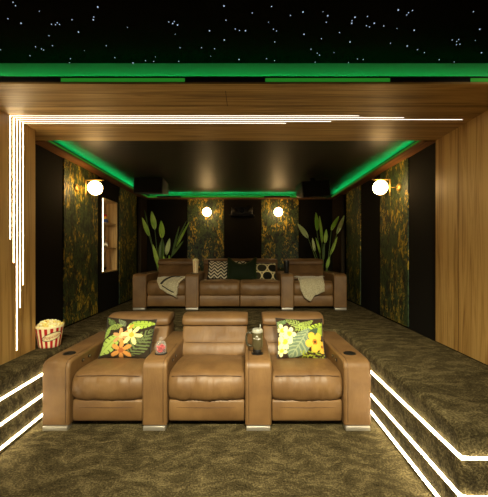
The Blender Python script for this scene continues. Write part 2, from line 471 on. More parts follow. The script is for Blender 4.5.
cove_y('trim_7', WR, -1, S1, YB, .14, ZR, 'green lit cove along the wall without a niche')

# wallpaper panels
def paper(name, par, x0, x1, y0, y1, label):
    bm = BM(); box(bm, x0, x1, y0, y1, PZT+.01, ZR)
    o = obj(name, bm, M['paper'], par, smooth=False); o['label'] = label
T = .012
paper('wallpaper_panel', wl, WL, WL+T, 3.73, 4.58, 'jungle wallpaper panel in front of the niche')
paper('wallpaper_panel', wl, WL, WL+T, 5.38, 6.22, 'jungle wallpaper panel beyond the niche')
paper('wallpaper_panel', wr, WR-T, WR, 3.71, 4.47, 'jungle wallpaper panel with a globe lamp')
paper('wallpaper_panel', wr, WR-T, WR, 5.24, 5.96, 'jungle wallpaper panel beside the curtain')
paper('wallpaper_panel', wb, PX(187.5, YB), PX(224, YB), YB-T, YB, 'jungle wallpaper panel behind the zigzag cushion')
paper('wallpaper_panel', wb, PX(261.5, YB), PX(298.4, YB), YB-T, YB, 'jungle wallpaper panel behind the ring cushion')

# niche lining, shelves, strip
bm = BM()
x0, x1 = WL-ND, WL+.004
box(bm, x0-.012, x0, NY0, NY1, NZ0, NZ1)
box(bm, x0, x1, NY0-.001, NY0+.014, NZ0, NZ1); box(bm, x0, x1, NY1-.014, NY1+.001, NZ0, NZ1)
box(bm, x0, x1, NY0+.014, NY1-.014, NZ0-.001, NZ0+.014); box(bm, x0, x1, NY0+.014, NY1-.014, NZ1-.014, NZ1+.001)
nich = obj('niche_lining', bm, M['wood_shelf'], wl, smooth=False)
SH = (1.865, 1.48)
for z in SH:
    bm = BM(); box(bm, x0, x1-.006, NY0+.014, NY1-.014, z-.016, z)
    obj('shelf', bm, M['wood_shelf'], nich, smooth=False)
bm = BM(); box(bm, WL-.02, WL+.002, NY0+.0145, NY0+.036, NZ0+.015, NZ1-.015)
obj('light_strip', bm, M['led_niche'], nich, smooth=False)

# ornaments in the niche
t = empty('toy_figure', (WL-.075, 5.02, SH[0]))
tag(t, 'small blue red and yellow block toy on the top niche shelf', 'ornament')
bm = BM(); box(bm, -.03, .03, -.045, .045, 0, .06); obj('blue_block', bm, plain('blue toy', (40, 70, 160), .4), t, bevel=.004)
bm = BM(); box(bm, -.025, .025, -.04, .0, .06, .10); obj('yellow_block', bm, plain('yellow toy', (220, 180, 40), .4), t, bevel=.004)
bm = BM(); box(bm, -.022, .022, -.02, .03, .10, .135); obj('red_block', bm, plain('red toy', (190, 40, 30), .4), t, bevel=.004)
t = empty('ornament_camera', (WL-.055, 4.90, SH[1]))
tag(t, 'small dark camera shaped ornament on the middle niche shelf', 'ornament')
bm = BM(); box(bm, -.03, .03, -.06, .06, 0, .085); box(bm, -.02, .02, -.025, .025, .085, .105); obj('body', bm, M['black'], t, bevel=.006)
bm = BM(); lathe(bm, [(.03, 0), (.03, .035), (.024, .035), (.022, .028)], 20, (.03, 0, .045), 'x'); obj('lens', bm, M['chrome'], t, auto=40)
t = empty('glass_carafe', (WL-.08, 5.03, SH[1]))
tag(t, 'small pale glass carafe beside the dark ornament in the niche', 'carafe')
bm = BM(); lathe(bm, [(.03, 0), (.038, .03), (.034, .08), (.014, .12), (.018, .15), (.012, .15), (.010, .12), (.03, .08), (.033, .03), (.026, .005)], 20); obj('body', bm, M['glass'], t)
bm = BM(); sphere(bm, (0, 0, .162), .016, 12, 8); obj('stopper', bm, M['clear'], t)
t = empty('ornament_bowl', (WL-.06, 4.9, NZ0+.014))
tag(t, 'small dark bowl at the bottom of the lit niche', 'bowl')
bm = BM(); lathe(bm, [(.025, 0), (.03, .008), (.055, .05), (.06, .06), (.054, .06), (.045, .04), (.02, .016)], 24); obj('bowl', bm, M['black'], t)
bm = BM()
for k in range(7): sphere(bm, (.022*math.cos(k*2.4)*(k % 3)*.6, .022*math.sin(k*2.4)*(k % 3)*.6, .05), .016, 10, 7)
o = obj('pebbles', bm, M['pot'], t); o['kind'] = 'stuff'

# ------------------------------------------------------------------ light strips on the portal
VS = [(2.590, 1.515, .923, 'outermost of five nested L shaped light strips, with the shortest drop down the wood wall'),
      (2.627, 1.323, 1.305, 'second outermost L shaped white light strip in the wood portal'),
      (2.664, .593, 1.81, 'middle and longest L shaped white light strip, reaching almost to the carpet'),
      (2.701, .94, .726, 'fourth L shaped white light strip from outside in the wood portal'),
      (2.738, 1.13, .351, 'innermost L shaped light strip, with the shortest run across the wood beam')]
for y, zb, xe, lab in VS:
    bm = BM(); w = .0030; t_ = .0006
    box(bm, JL-.003, JL+t_, y-w*.8, y+w*.8, zb, ZS, 1); box(bm, JL+t_, xe, y-w, y+w, ZS-t_, ZS+.003)
    tag(obj('wall_light_strip', bm, [M['led_portal'], M['led_portal_bright']], smooth=False), lab, 'light strip', 'nested light strips of the wood portal')
# riser strips
def hw(z): return z-.0036, z+.0036
for z, lab in ((.39, 'top light strip on the riser below the popcorn tub'), (.215, 'middle light strip on the riser below the popcorn tub'), (.05, 'lowest light strip on the riser below the popcorn tub')):
    a, b = hw(z); bm = BM(); box(bm, -1.704, -1.684, 1.62, 3.66, a, b); box(bm, WL+.02, -1.684, 1.574, 1.594, a, b)
    tag(obj('step_light_strip', bm, M['led'], smooth=False), lab, 'light strip', 'light strips along the popcorn side riser')
for z, lab in ((.39, 'top light strip on the riser beside the flowered hibiscus cushion seat, turning a corner'), (.195, 'middle light strip on the riser under the plain wood wall'), (.05, 'lowest light strip on the riser under the plain wood wall')):
    a, b = hw(z); bm = BM(); box(bm, 1.064, 1.084, 1.594, 3.66, a, b); box(bm, 1.064, WR-.02, 1.576, 1.594, a, b)
    tag(obj('step_light_strip', bm, M['led'], smooth=False), lab, 'light strip', 'light strips along the plain wood side riser')

# ------------------------------------------------------------------ recliner sofas
SEAT = dense([(.56, .19), (.12, .20), (.065, .212), (.030, .245), (.014, .30), (.016, .345), (.034, .39), (.075, .425), (.14, .437), (.30, .430), (.50, .405), (.60, .36), (.60, .25)], 3)
BACK = dense([(.56, .36), (.55, .42), (.575, .485), (.60, .515), (.625, .56), (.655, .61), (.685, .665), (.74, .69), (.85, .68), (.92, .62), (.90, .45), (.86, .34), (.70, .32)], 2)
HEADR = dense([(.675, .665), (.655, .69), (.66, .73), (.685, .762), (.74, .778), (.82, .778), (.885, .765), (.915, .73), (.91, .68), (.80, .66)], 3)

def deep(p): return [((y if y < .1 else .1+(y-.1)*1.19), (z if z < .44 else .44+(z-.44)*.94)) for y, z in p]
SEAT, BACK, HEADR = deep(SEAT), deep(BACK), deep(HEADR)
YQ = lambda y: y if y < .1 else .1+(y-.1)*1.19

def smooth_step(t): t = max(0, min(1, t)); return t*t*(3-2*t)

def make_sofa(name, origin, arms, seats, label, buttons):
    t = empty(name, origin); tag(t, label, 'sofa')
    for i, (a, b) in enumerate(arms):
        bm = BM()
        prism_x(bm, [(0, .032), (0, .485), (.010, .518), (.036, .538), (.085, .546), (1.0, .535), (1.05, .525), (1.075, .49), (1.075, .032)], a, b)
        ar = obj('armrest', bm, M['leather'], t, bevel=.016, seg=3, auto=50)
        bm = BM(); inner = b-.03 if i < len(arms)/2 else a+.03
        tube(bm, [(inner, .0, .06), (inner, -.001, .485), (inner, .009, .5185), (inner, .036, .539), (inner, .085, .547), (inner, .5, .5415)], .0022, 6); obj('seam', bm, M['seam'], ar)
        for y0, nm in ((-.008, "foot"), (.98, 'foot')):
            bm = BM(); box(bm, a+.012, b-.012, y0, y0+.07, 0, .033); obj('foot', bm, M['chrome'], t, bevel=.003)
        bm = BM(); cx = (a+b)/2
        lathe(bm, [(.052, .530), (.052, .5480), (.049, .5500), (.044, .5490), (.040, .5478)], 28, (cx, .20, 0)); 
        obj('cup_holder', bm, M['black'], ar, auto=50)
        for s in buttons.get(i, ()):
            for k, y in enumerate((.215, .325)):
                xx = b if s > 0 else a
                bm = BM(); lathe(bm, [(.017, -.004), (.017, .003), (.012, .005)], 18, (0, 0, 0), 'x')
                bt = obj('control_button', bm, M['black'], ar, auto=40)
                bt.location = (xx, y, .485); bt.scale = (s, 1.3, .8)
                bm = BM(); lathe(bm, [(.008, .004), (.008, .006)], 12, (0, 0, 0), 'x'); o = obj('button_cap', bm, M['chrome'], ar, auto=40)
                o.location = (xx, y, .485); o.scale = (s, 1.3, .8)
    for j, (a, b) in enumerate(seats):
        bm = BM(); prism_x(bm, [(.05, .045), (.035, .07), (.034, .17), (.045, .215), (.09, .225), (.90, .225), (.90, .045)], a+.004, b-.004)
        fr = obj('footrest', bm, M['leather'], t, bevel=.012, auto=50)
        bm = BM(); tube(bm, [(a+.012, .037, .165), ((a+b)/2, .032, .162), (b-.012, .037, .165)], .0022, 6); obj('seam', bm, M['seam'], fr)
        bm = BM(); loft_x(bm, SEAT, a+.002, b-.002, 30, .09, 4, .012, .011, seed=j)
        sc_ = obj('seat_cushion', bm, M['leather'], t)
        bm = BM(); k = 20
        tube(bm, [(a+.03+(b-a-.06)*q/k, .040-.010*(1-(2*q/k-1)**2), .413+.010*(1-(2*q/k-1)**2)) for q in range(k+1)], .0024, 6)
        obj('seam', bm, M['seam'], sc_)
        bm = BM(); loft_x(bm, BACK, a-.022, b+.022, 26, .10, 4, .014, .010, seed=j+5)
        bk = obj('backrest', bm, M['leather'], t)
        bm = BM(); tube(bm, [(a+.02+(b-a-.04)*q/k, YQ(.590)-.014*(1-(2*q/k-1)**2), .505) for q in range(k+1)], .0026, 6); obj('seam', bm, M['seam'], bk)
        bm = BM(); loft_x(bm, HEADR, a-.030, b+.030, 22, .12, 4, .006, .003, seed=j+9)
        obj('headrest', bm, M['leather'], t)
    return t

FA = [(-1.608, -1.390), (-.816, -.618), (.0, .212), (.784, 1.0)]
FS = [(-1.390, -.816), (-.618, 0), (.212, .784)]
make_sofa('recliner_sofa', (0, 2.53, 0), FA, FS, 'tan leather recliner sofa with three seats, nearest the camera on the lower carpet', {0: (1,), 1: (1,), 3: (-1,)})
RA = [(-1.71, -1.50), (-.91, -.70), (.545, .742), (1.35, 1.548)]
RS = [(-1.50, -.91), (-.70, -.078), (-.078, .545), (.742, 1.35)]
RY = 4.85
make_sofa('recliner_sofa', (0, RY, PZT), RA, RS, 'brown leather recliner sofa with four seats on the raised platform at the back', {})

# ------------------------------------------------------------------ cushions
def colour_mesh(me, fn):
    at = me.color_attributes.new('print', 'FLOAT_COLOR', 'CORNER')
    for p in me.polygons:
        for li in p.loop_indices:
            at.data[li].color = fn(me.vertices[me.loops[li].vertex_index].index, p)

def cushion(name, W, Hh, Tt, mat, fn=None, n=56, dip=0, loc=(0,0,0), rot=(0,0,0)):
    bm = BM(); uv = {}
    def pos(u, v, s):
        th = Tt/2*(max(0, 1-abs(u)**2.4)*max(0, 1-abs(v)**2.4))**.62
        x = u*W/2*(1-.07*(1-v*v)*abs(u)); z = v*Hh/2*(1-.07*(1-u*u)*abs(v))
        if dip: z -= dip*max(0, 1-(u/.85)**2)*((v+1)/2)**2
        w = mnoise.noise(Vector((u*2.5, v*2.5, s*3+W*9)))*.007
        return Vector((x, -s*th+w*(1-u*u)*(1-v*v), z+Hh/2))
    F_ = {}; B_ = {}
    for i in range(n+1):
        for j in range(n+1):
            u, v = 2*i/n-1, 2*j/n-1
            F_[i, j] = bm.verts.new(pos(u, v, 1)); edge = i in (0, n) or j in (0, n)
            B_[i, j] = F_[i, j] if edge else bm.verts.new(pos(u, v, -1))
    bm.verts.index_update()
    for (i, j), vv in list(F_.items()): uv[vv.index] = (2*i/n-1, 2*j/n-1)
    for (i, j), vv in list(B_.items()): uv[vv.index] = (2*i/n-1, 2*j/n-1)
    for i in range(n):
        for j in range(n):
            bm.faces.new((F_[i, j], F_[i+1, j], F_[i+1, j+1], F_[i, j+1]))
            q = (B_[i, j], B_[i, j+1], B_[i+1, j+1], B_[i+1, j])
            if len(set(q)) == 4: 
                try: bm.faces.new(q)
                except ValueError: pass
    o = obj(name, bm, mat)
    o.location = loc; o.rotation_euler = rot
    if fn: colour_mesh(o.data, lambda k, p: lin(fn(*uv[k])))
    # piped edge
    bm = BM(); ring = []
    m = 40
    for e in range(4):
        for q in range(m):
            s = 2*q/m-1
            ring.append(pos(*((s, -1), (1, s), (-s, 1), (-1, -s))[e], 1))
    ring.append(ring[0])
    tube(bm, ring, .0035, 6, cap=False)
    return o, bm

def star_flower(u, v, cx, cy, r, petals, ph, sharp=.55):
    dx, dy = (u-cx), (v-cy)*.85
    d = math.hypot(dx, dy)/r; a = math.atan2(dy, dx)+ph
    k = abs(math.cos(a*petals/2))**sharp
    return d, d < .22+.85*k*(1 if sharp > .5 else 1)
def leaf_shape(u, v, x0, y0, x1, y1, w):
    dx, dy = x1-x0, y1-y0; L = math.hypot(dx, dy)
    s = ((u-x0)*dx+(v-y0)*dy)/L/L; t = ((u-x0)*dy-(v-y0)*dx)/L
    if 0 < s < 1:
        hw_ = w*math.sin(PI*min(1, s**.75))
        return abs(t) < hw_, s, t/(hw_+1e-6)
    return False, s, t
def floral_a(u, v):
    c = (46, 38, 26)
    for (x0, y0, x1, y1, w, col) in ((-.55,.55,-1.0,.95,.14,(96,120,62)), (-.2,.62,-.95,.35,.15,(138,158,76)), (-.1,.55,-.5,1.0,.13,(120,134,104)), (.1,.6,.3,1.0,.12,(120,130,100))):
        ok, s, t = leaf_shape(u, v, x0, y0, x1, y1, w)
        if ok and (s*11+abs(t)*1.2) % 1 < .62: c = col
    for (x0, y0, x1, y1, w) in ((.2,-.85,1.0,.55,.42), (.35,-.1,.95,.1,.2)):
        ok, s, t = leaf_shape(u, v, x0, y0, x1, y1, w)
        if ok and (s*9-abs(t)*1.5) % 1 < .55: c = (96, 108, 66)
    for (x0, y0, x1, y1, w, col) in ((.0,.62,1.05,.78,.24,(150,176,66)), (-1.0,-.85,-.15,.25,.34,(158,182,88)), (-1.0,-.1,-.7,.5,.14,(140,166,80))):
        ok, s, t = leaf_shape(u, v, x0, y0, x1, y1, w)
        if ok:
            c = col
            if abs(t) < .05: c = tuple(int(x*.8) for x in col)
            if abs(t) > .45 and (s*7+.25*abs(t)) % 1 < .2: c = (52, 48, 30)
    for cx, cy, r, n_, ph, col, cc in ((-.18,.05,.34,6,.3,(196,146,96),(216,184,124)), (.22,.14,.40,6,.05,(236,222,146),(222,168,60)), (-.1,-.62,.42,6,.5,(204,142,72),(160,92,46))):
        d, ok = star_flower(u, v, cx, cy, r, n_, ph, 1.3)
        if ok: c = col if d > .25 else cc
    ok, s, t = leaf_shape(u, v, .05, .38, .22, .72, .06)
    if ok: c = (216, 150, 62)
    return c
def floral_b(u, v):
    c = (50, 38, 24)
    for (x0, y0, x1, y1, w, col) in ((-1.0,.62,-.5,.9,.12,(110,140,90)), (-.6,.98,.35,.35,.22,(140,158,84)), (-.3,.3,.6,.95,.2,(150,170,80)), (-.95,.8,-1.0,.4,.12,(130,150,100))):
        ok, s, t = leaf_shape(u, v, x0, y0, x1, y1, w)
        if ok and (s*9+abs(t)*1.4) % 1 < .6: c = col
    for (x0, y0, x1, y1, w, col) in ((.15,-.1,1.05,.8,.34,(164,190,66)), (.6,.2,1.05,.6,.3,(150,176,60))):
        ok, s, t = leaf_shape(u, v, x0, y0, x1, y1, w)
        if ok:
            c = col
            if t < -.35 and (s*8) % 1 < .35: c = (54, 58, 30)
    for (x0, y0, x1, y1, w, col) in ((-.5,-.95,.35,.5,.46,(104,122,98)),):
        ok, s, t = leaf_shape(u, v, x0, y0, x1, y1, w)
        if ok:
            c = col
            if (s*8+abs(t)*1.6) % 1 < .3: c = (150, 160, 120)
            if abs(t) < .05: c = (150, 160, 120)
    ok, s, t = leaf_shape(u, v, .3, .05, .75, .5, .17)
    if ok: c = (66, 84, 60)
    if v < -.62 and u > -.1 and mnoise.noise(Vector((u*11, v*11, 2))) > .12: c = (150, 160, 50)
    for cx, cy, r in ((-.80,.35,.26), (-.52,.18,.28), (-.72,-.20,.30), (-.85,-.62,.22), (-.98,-.25,.2)):
        d, ok = star_flower(u, v, cx, cy, r, 5, cx*7, .6)
        if ok: c = (240, 232, 170) if d > .38 else (236, 196, 60)
    for cx, cy, r in ((.55,-.20,.40), (.88,-.42,.26)):
        d, ok = star_flower(u, v, cx, cy, r, 5, .4, .3)
        if ok:
            c = (222, 180, 66) if d > .28 else (176, 112, 40)
            if d < .13: c = (70, 44, 24)
    return c
def zigzag(u, v):
    ph = (v*3.0+abs(((u*3.2) % 2)-1)*.95) % 1
    return (216, 206, 176) if ph < .5 and abs(u) < .93 and abs(v) < .93 else (22, 20, 16)
def rings(u, v):
    c = (24, 24, 16); best = 9
    for r_ in range(-2, 3):
        for q in range(-2, 3):
            cx = q*1.0+(.50 if r_ % 2 else 0)-.30; cy = r_*.95+.35
            d = math.hypot(u-cx, (v-cy)*.92)
            best = min(best, abs(d-.475))
            if d < .44 and (q+r_) % 2 == 0: c = (52, 50, 34)
    return (222, 208, 156) if best < .052 else c
def put(res, mat, label, cat='cushion', group=None):
    o, ebm = res
    obj('piping', ebm, mat, o)
    return tag(o, label, cat, group)
lean = R(-24)
put(cushion('cushion', .49, .385, .15, M['print'], floral_a, 72, 0, (-1.118, 2.53+.43, .412), (lean, R(2), R(-3))), M['black'], 'floral cushion with orange and cream lilies on the seat beside the candy jar', group='printed cushions on the front sofa')
put(cushion('cushion', .46, .385, .15, M['print'], floral_b, 72, 0, (.525, 2.53+.43, .412), (lean, R(1.5), R(3))), M['black'], 'floral cushion with a yellow hibiscus on the seat beside the tumbler', group='printed cushions on the front sofa')
rl = R(-20)
put(cushion('cushion', .36, .35, .13, M['print'], zigzag, 60, 0, (PX(217, 5.33), RY+.56, PZT+.405), (rl, R(2), 0)), M['black'], 'square cream and black zigzag cushion at the end near the popcorn cup', group='scatter cushions on the rear sofa')
put(cushion('cushion', .38, .30, .13, M['print'], rings, 60, 0, (PX(265.5, 5.33), RY+.56, PZT+.405), (rl, 0, 0)), M['black'], 'black cushion with cream ring pattern on the rear sofa', group='scatter cushions on the rear sofa')
put(cushion('cushion', .40, .33, .10, M['print'], lambda u, v: zigzag(u+.3, v*.8+.1), 50, 0, (PX(239, 5.45), RY+.64, PZT+.41), (R(-14), 0, 0)), M['black'], 'black and cream patterned cushion mostly hidden behind the dark green one', group='scatter cushions on the rear sofa')
put(cushion('cushion', .50, .40, .17, M['velvet'], None, 40, .10, (PX(242, 5.25), RY+.46, PZT+.41), (rl, 0, 0)), M['velvet'], 'dark green velvet cushion with dented top in the middle of the rear sofa', group='scatter cushions on the rear sofa')

# ------------------------------------------------------------------ throws
def throw(name, outline, x_c, seed, label, fringe_edges, stripe=None):
    """outline: polygon in (x offset, arc length s); s runs over the seat from back (0) to the front lip and down"""
    path = [(.47, .455), (.40, .462), (.30, .468), (.20, .470), (.13, .466), (.07, .452), (.03, .42), (.003, .385), (-.008, .345), (-.012, .29), (-.010, .22), (-.008, .15), (-.006, .08), (-.006, .02)]
    cum = [0]
    for a, b in zip(path, path[1:]): cum.append(cum[-1]+math.dist(a, b))
    def at(s):
        s = max(0, min(cum[-1]-1e-6, s))
        for i in range(len(cum)-1):
            if s <= cum[i+1]:
                q = (s-cum[i])/(cum[i+1]-cum[i]); return tuple(path[i][k]+(path[i+1][k]-path[i][k])*q for k in (0, 1))
    def P(x, s):
        y, z = at(s); nx = at(min(s+.01, cum[-1]-1e-4)); pv = at(max(0, s-.01))
        t2 = Vector((nx[0]-pv[0], nx[1]-pv[1])).normalized(); nrm = Vector((t2.y, -t2.x))
        w = .5+.5*math.sin(x*46+1.2*math.sin(s*9+seed)+seed); w2 = mnoise.noise(Vector((x*9+seed, s*7, seed)))
        hang = smooth_step((s-.35)/.25)
        h = .004+.022*w*(.35+.65*hang)+.012*(w2+.6)
        return Vector((x_c+x, RY+y+nrm.x*h*-1 if nrm.x > 0 else RY+y+nrm.x*h, PZT+z+abs(nrm.y)*h))
    n = 34; m = 40
    smin = [None]*(n+1)
    xs = [p[0] for p in outline]; xa, xb = min(xs), max(xs)
    def span(x):
        c = []
        for (a, b) in zip(outline, outline[1:]+outline[:1]):
            if (a[0] <= x < b[0]) or (b[0] <= x < a[0]):
                c.append(a[1]+(b[1]-a[1])*(x-a[0])/(b[0]-a[0]))
        return (min(c), max(c)) if c else None
    bm = BM(); cols = []
    for i in range(n+1):
        x = xa+(xb-xa)*(.002+.996*i/n); s0, s1 = span(x)
        cols.append([bm.verts.new(P(x, s0+(s1-s0)*j/m)) for j in range(m+1)])
    for i in range(n):
        for j in range(m):
            f = bm.faces.new((cols[i][j], cols[i+1][j], cols[i+1][j+1], cols[i][j+1]))
    o = obj(name, bm, M['throw'], solid=.009)
    for (xa_, sa, xb_, sb, k) in fringe_edges:
        bm = BM()
        dx, ds = (sb-sa), -(xb_-xa_); L = math.hypot(dx, ds); dx /= L; ds /= L
        for q in range(k):
            t = (q+.5)/k; x, s = xa_+(xb_-xa_)*t, sa+(sb-sa)*t
            a = P(x, s); b = P(x+dx*.035+random.uniform(-.006, .006), s+ds*.035+.012)
            mid = (a+b)/2+Vector((0, -.006, 0)); tube(bm, [a, mid, b], [.006, .006, .003], 5)
        fr = obj('fringe', bm, M['fringe'], o); fr['label'] = 'cream fringe'
    if stripe:
        bm = BM()
        for st in stripe:
            pts = [P(st[0]+(st[2]-st[0])*q/12, st[1]+(st[3]-st[1])*q/12)+Vector((0, -.004, .005)) for q in range(13)]
            tube(bm, pts, st[4], 6)
        obj('dark_fold', bm, M['throw_dark'], o)
    return tag(o, label, 'throw', 'throws on the rear sofa')
throw('throw_blanket', [(-.21, .30), (-.17, .12), (-.06, .03), (.10, .05), (.24, .16), (.15, .32), (.13, .50), (.10, .68), (-.02, .62), (-.12, .56), (-.19, .44)], PX(169, 4.86), 1.3,
      'grey fringed throw with a dark fold, on the seat near the popcorn cup', [(.24, .16, .12, .50, 26), (.12, .50, .10, .68, 10)], [(-.115, .50, .10, .16, .016), (-.10, .52, .08, .62, .009)])
throw('throw_blanket', [(-.23, .22), (-.16, .06), (-.06, .02), (.08, .04), (.20, .10), (.225, .10), (.235, .22), (.20, .40), (.195, .60), (.05, .66), (-.02, .75), (-.10, .70), (-.17, .56), (-.165, .34)], PX(311, 4.86), 4.1,
      'plain grey throw hanging off the seat near the black cup', [(-.23, .22, -.16, .06, 8), (.225, .10, .235, .22, 6)])

# ------------------------------------------------------------------ things on the front sofa
def text_mesh(body, size, ext=.0004):
    cu = bpy.data.curves.new('lettering', 'FONT'); cu.body = body; cu.size = size; cu.align_x = 'CENTER'; cu.align_y = 'CENTER'; cu.extrude = ext
    o = bpy.data.objects.new('lettering', cu); COL.objects.link(o); bpy.context.view_layer.update()
    me = bpy.data.meshes.new_from_object(o.evaluated_get(bpy.context.evaluated_depsgraph_get()))
    bpy.data.objects.remove(o); bpy.data.curves.remove(cu)
    return me

ATOP = .5505
t = empty('tumbler', (.106, 2.53+.20, ATOP), (0, 0, R(-8)))
tag(t, 'olive metal handled tumbler with straw on the front sofa armrest', 'tumbler')
bm = BM(); lathe(bm, [(.030, 0), (.034, .004), (.035, .035), (.044, .05), (.0455, .06), (.0455, .178), (.044, .182)], 32); obj('body', bm, M['tumbler'], t, auto=40)
bm = BM(); lathe(bm, [(.035, .0), (.0365, .006), (.0365, .03), (.035, .034)], 32); obj('base', bm, M['black'], t, auto=40)
bm = BM(); lathe(bm, [(.046, .176), (.047, .182), (.045, .196), (.040, .205), (.032, .207)], 32); obj('lid', bm, M['clear'], t, auto=40)
bm = BM(); tube(bm, [(-.044, 0, .168), (-.075, 0, .170), (-.092, 0, .162), (-.096, 0, .14), (-.094, 0, .09), (-.088, 0, .068), (-.07, 0, .058), (-.044, 0, .058)], .0085, 10); obj('handle', bm, plain('dark olive handle', (58, 54, 38), .4), t)
bm = BM(); tube(bm, [(.022, -.004, .19), (.024, -.004, .245)], .0045, 10); obj('straw', bm, M['clear'], t)
def wrap(me, r, zc):
    for v in me.vertices:
        a = v.co.x/r; z = v.co.y; rr = r+v.co.z+.0006
        v.co = Vector((rr*math.sin(a), -rr*math.cos(a), zc+z))
me = text_mesh('STANLEY', .0155); wrap(me, .0455, .128); me.materials.append(M['white_mark']); o = link(bpy.data.objects.new('lettering', me), t)
bm = BM()
for x_, h_ in ((-.007, .004), (0, .011), (.007, .004)):
    box(bm, x_-.0028, x_+.0028, -.0475, -.0458, .145, .145+h_)
obj('emblem', bm, M['white_mark'], t, smooth=False)

t = empty('candy_jar', (-.717, 2.53+.20, ATOP)); t.scale = (1.12, 1.12, 1.12)
tag(t, 'small glass jar of red candies on the armrest beside the lily cushion', 'jar')
bm = BM(); lathe(bm, [(.036, 0), (.040, .004), (.041, .06), (.034, .074), (.030, .078), (.028, .077), (.031, .072), (.038, .058), (.037, .006), (.02, .004)], 32); obj('jar', bm, M['glass'], t)
bm = BM(); lathe(bm, [(.031, .0785), (.031, .084), (.018, .090), (.008, .094), (.014, .100), (.016, .108), (.012, .116), (.004, .119)], 28); obj('lid', bm, M['glass'], t)
bm = BM()
for k in range(64):
    a = random.uniform(0, 2*PI); rr = .028*math.sqrt(random.random()); sphere(bm, (rr*math.cos(a), rr*math.sin(a), .012+.042*k/64), .0075, 8, 6)
o = obj('candy', bm, M['candy']); o.location = t.location; o.scale = t.scale
tag(o, 'red candies filling the small glass jar on the armrest', 'candy', kind='stuff')

# ------------------------------------------------------------------ popcorn
def tub(name, loc, r0, r1, h, nst, label, wave, rz=0.0, sw=.22):
    t = empty(name, loc, (0, 0, rz)); tag(t, label, 'popcorn tub')
    n = nst*12; m = 14; bm = BM(); rows = []
    for j in range(m+1):
        q = j/m; r = r0+(r1-r0)*q
        rows.append([bm.verts.new((r*math.cos(2*PI*k/n), r*math.sin(2*PI*k/n), h*q+(wave*abs(math.sin(PI*k/12)) if j == m else 0))) for k in range(n)])
    inner = [bm.verts.new((v.co.x*.965, v.co.y*.965, v.co.z)) for v in rows[-1]]
    inn2 = [bm.verts.new((r0*.95*math.cos(2*PI*k/n), r0*.95*math.sin(2*PI*k/n), .008)) for k in range(n)]
    allr = rows+[inner, inn2]
    bm.faces.new(rows[0][::-1]); bm.faces.new(inn2)
    cols = {}
    for i in range(len(allr)-1):
        for k in range(n):
            f = bm.faces.new((allr[i][k], allr[i][(k+1) % n], allr[i+1][(k+1) % n], allr[i+1][k]))
            cols[len(cols)] = 1
    o = obj('tub_body', bm, M['tub'], t)
    me = o.data; at = me.color_attributes.new('print', 'FLOAT_COLOR', 'CORNER')
    for p in me.polygons:
        a = math.atan2(p.center.y, p.center.x) % (2*PI); s = (a/(2*PI)*nst) % 1
        c = lin((184, 34, 30)) if abs(s-.5) < sw and p.center.z < h*.955 else lin((236, 226, 178))
        for li in p.loop_indices: at.data[li].color = c
    return t
def kernels(loc, r, z, cnt, dome, label, ksize=.014):
    bm = BM(); cols = []
    for k in range(cnt):
        a = random.uniform(0, 2*PI); q = math.sqrt(random.random()); rr = r*q
        c = Vector((rr*math.cos(a), rr*math.sin(a), z+dome*(1-q*q)+random.uniform(-.008, .008)))
        yl = random.random()
        for b_ in range(4):
            d = Vector((random.uniform(-1, 1), random.uniform(-1, 1), random.uniform(-.6, 1))).normalized()*ksize*.55
            f0 = len(bm.faces); bmesh.ops.create_icosphere(bm, subdivisions=1, radius=ksize*random.uniform(.45, .75), matrix=Matrix.Translation(c+d))
            cols += [(yl, b_)]*(len(bm.faces)-f0)
    # filling below the loose kernels
    f0 = len(bm.faces); lathe(bm, [(r*.8, z-.10), (r*.96, z-.006), (r*.6, z+dome*.5), (.004, z+dome*.85)], 24); cols += [(.3, 0)]*(len(bm.faces)-f0)
    o = obj('popcorn', bm, M['corn']); o.location = loc
    me = o.data; at = me.color_attributes.new('print', 'FLOAT_COLOR', 'CORNER')
    for p, (y, b_) in zip(me.polygons, cols):
        c = lin((246, 238, 188)) if y < .6 else lin((238, 220, 128))
        if y > .9 and b_ == 0: c = lin((196, 140, 50))
        for li in p.loop_indices: at.data[li].color = c
    return tag(o, label, 'popcorn', kind='stuff')
PL = (-1.832, 3.00, PZT)
TR0, TR1, TH = .090, .120, .195
t = tub('popcorn_tub', PL, TR0, TR1, TH, 15, 'red and cream striped popcorn tub with an oval label on the side platform', .006, R(10))
# oval label and lettering wrapped on the tub side that faces the room
AZ = math.atan2(-PL[1], -PL[0])-R(10)+R(12)
def on_tub(x, y, off):                       # x along the girth, y up the side
    z = TH*.55+y; r = TR0+(TR1-TR0)*z/TH+off; a = AZ+x/r
    return Vector((r*math.cos(a), r*math.sin(a), z))
def oval(rx, ry, off, tilt=.22):
    bm = BM(); c = bm.verts.new(on_tub(0, 0, off)); rings_ = []
    for q in (.33, .66, 1):
        rings_.append([bm.verts.new(on_tub(q*rx*math.cos(k*PI/24), q*ry*math.sin(k*PI/24)+tilt*q*rx*math.cos(k*PI/24), off)) for k in range(48)])
    for k in range(48):
        bm.faces.new((c, rings_[0][k], rings_[0][(k+1) % 48]))
        for i in (0, 1): bm.faces.new((rings_[i][k], rings_[i+1][k], rings_[i+1][(k+1) % 48], rings_[i][(k+1) % 48]))
    return bm
lb = obj('label_border', oval(.086, .038, .0012), M['black'], t)
lb2 = obj('label_oval', oval(.080, .032, .0020), plain('cream label', (236, 222, 170), .5), lb)
me = text_mesh('Popcorn', .042, .0002)
for v in me.vertices: v.co = on_tub(v.co.x, v.co.y+.22*v.co.x, .0030)
me.materials.append(plain('red lettering', (176, 34, 30), .5)); link(bpy.data.objects.new('lettering', me), lb)
kernels(PL, .108, .190, 130, .042, 'popcorn heaped in the striped tub on the side platform')
P2 = (PX(195.2, 5.0), RY+.20, PZT+ATOP)
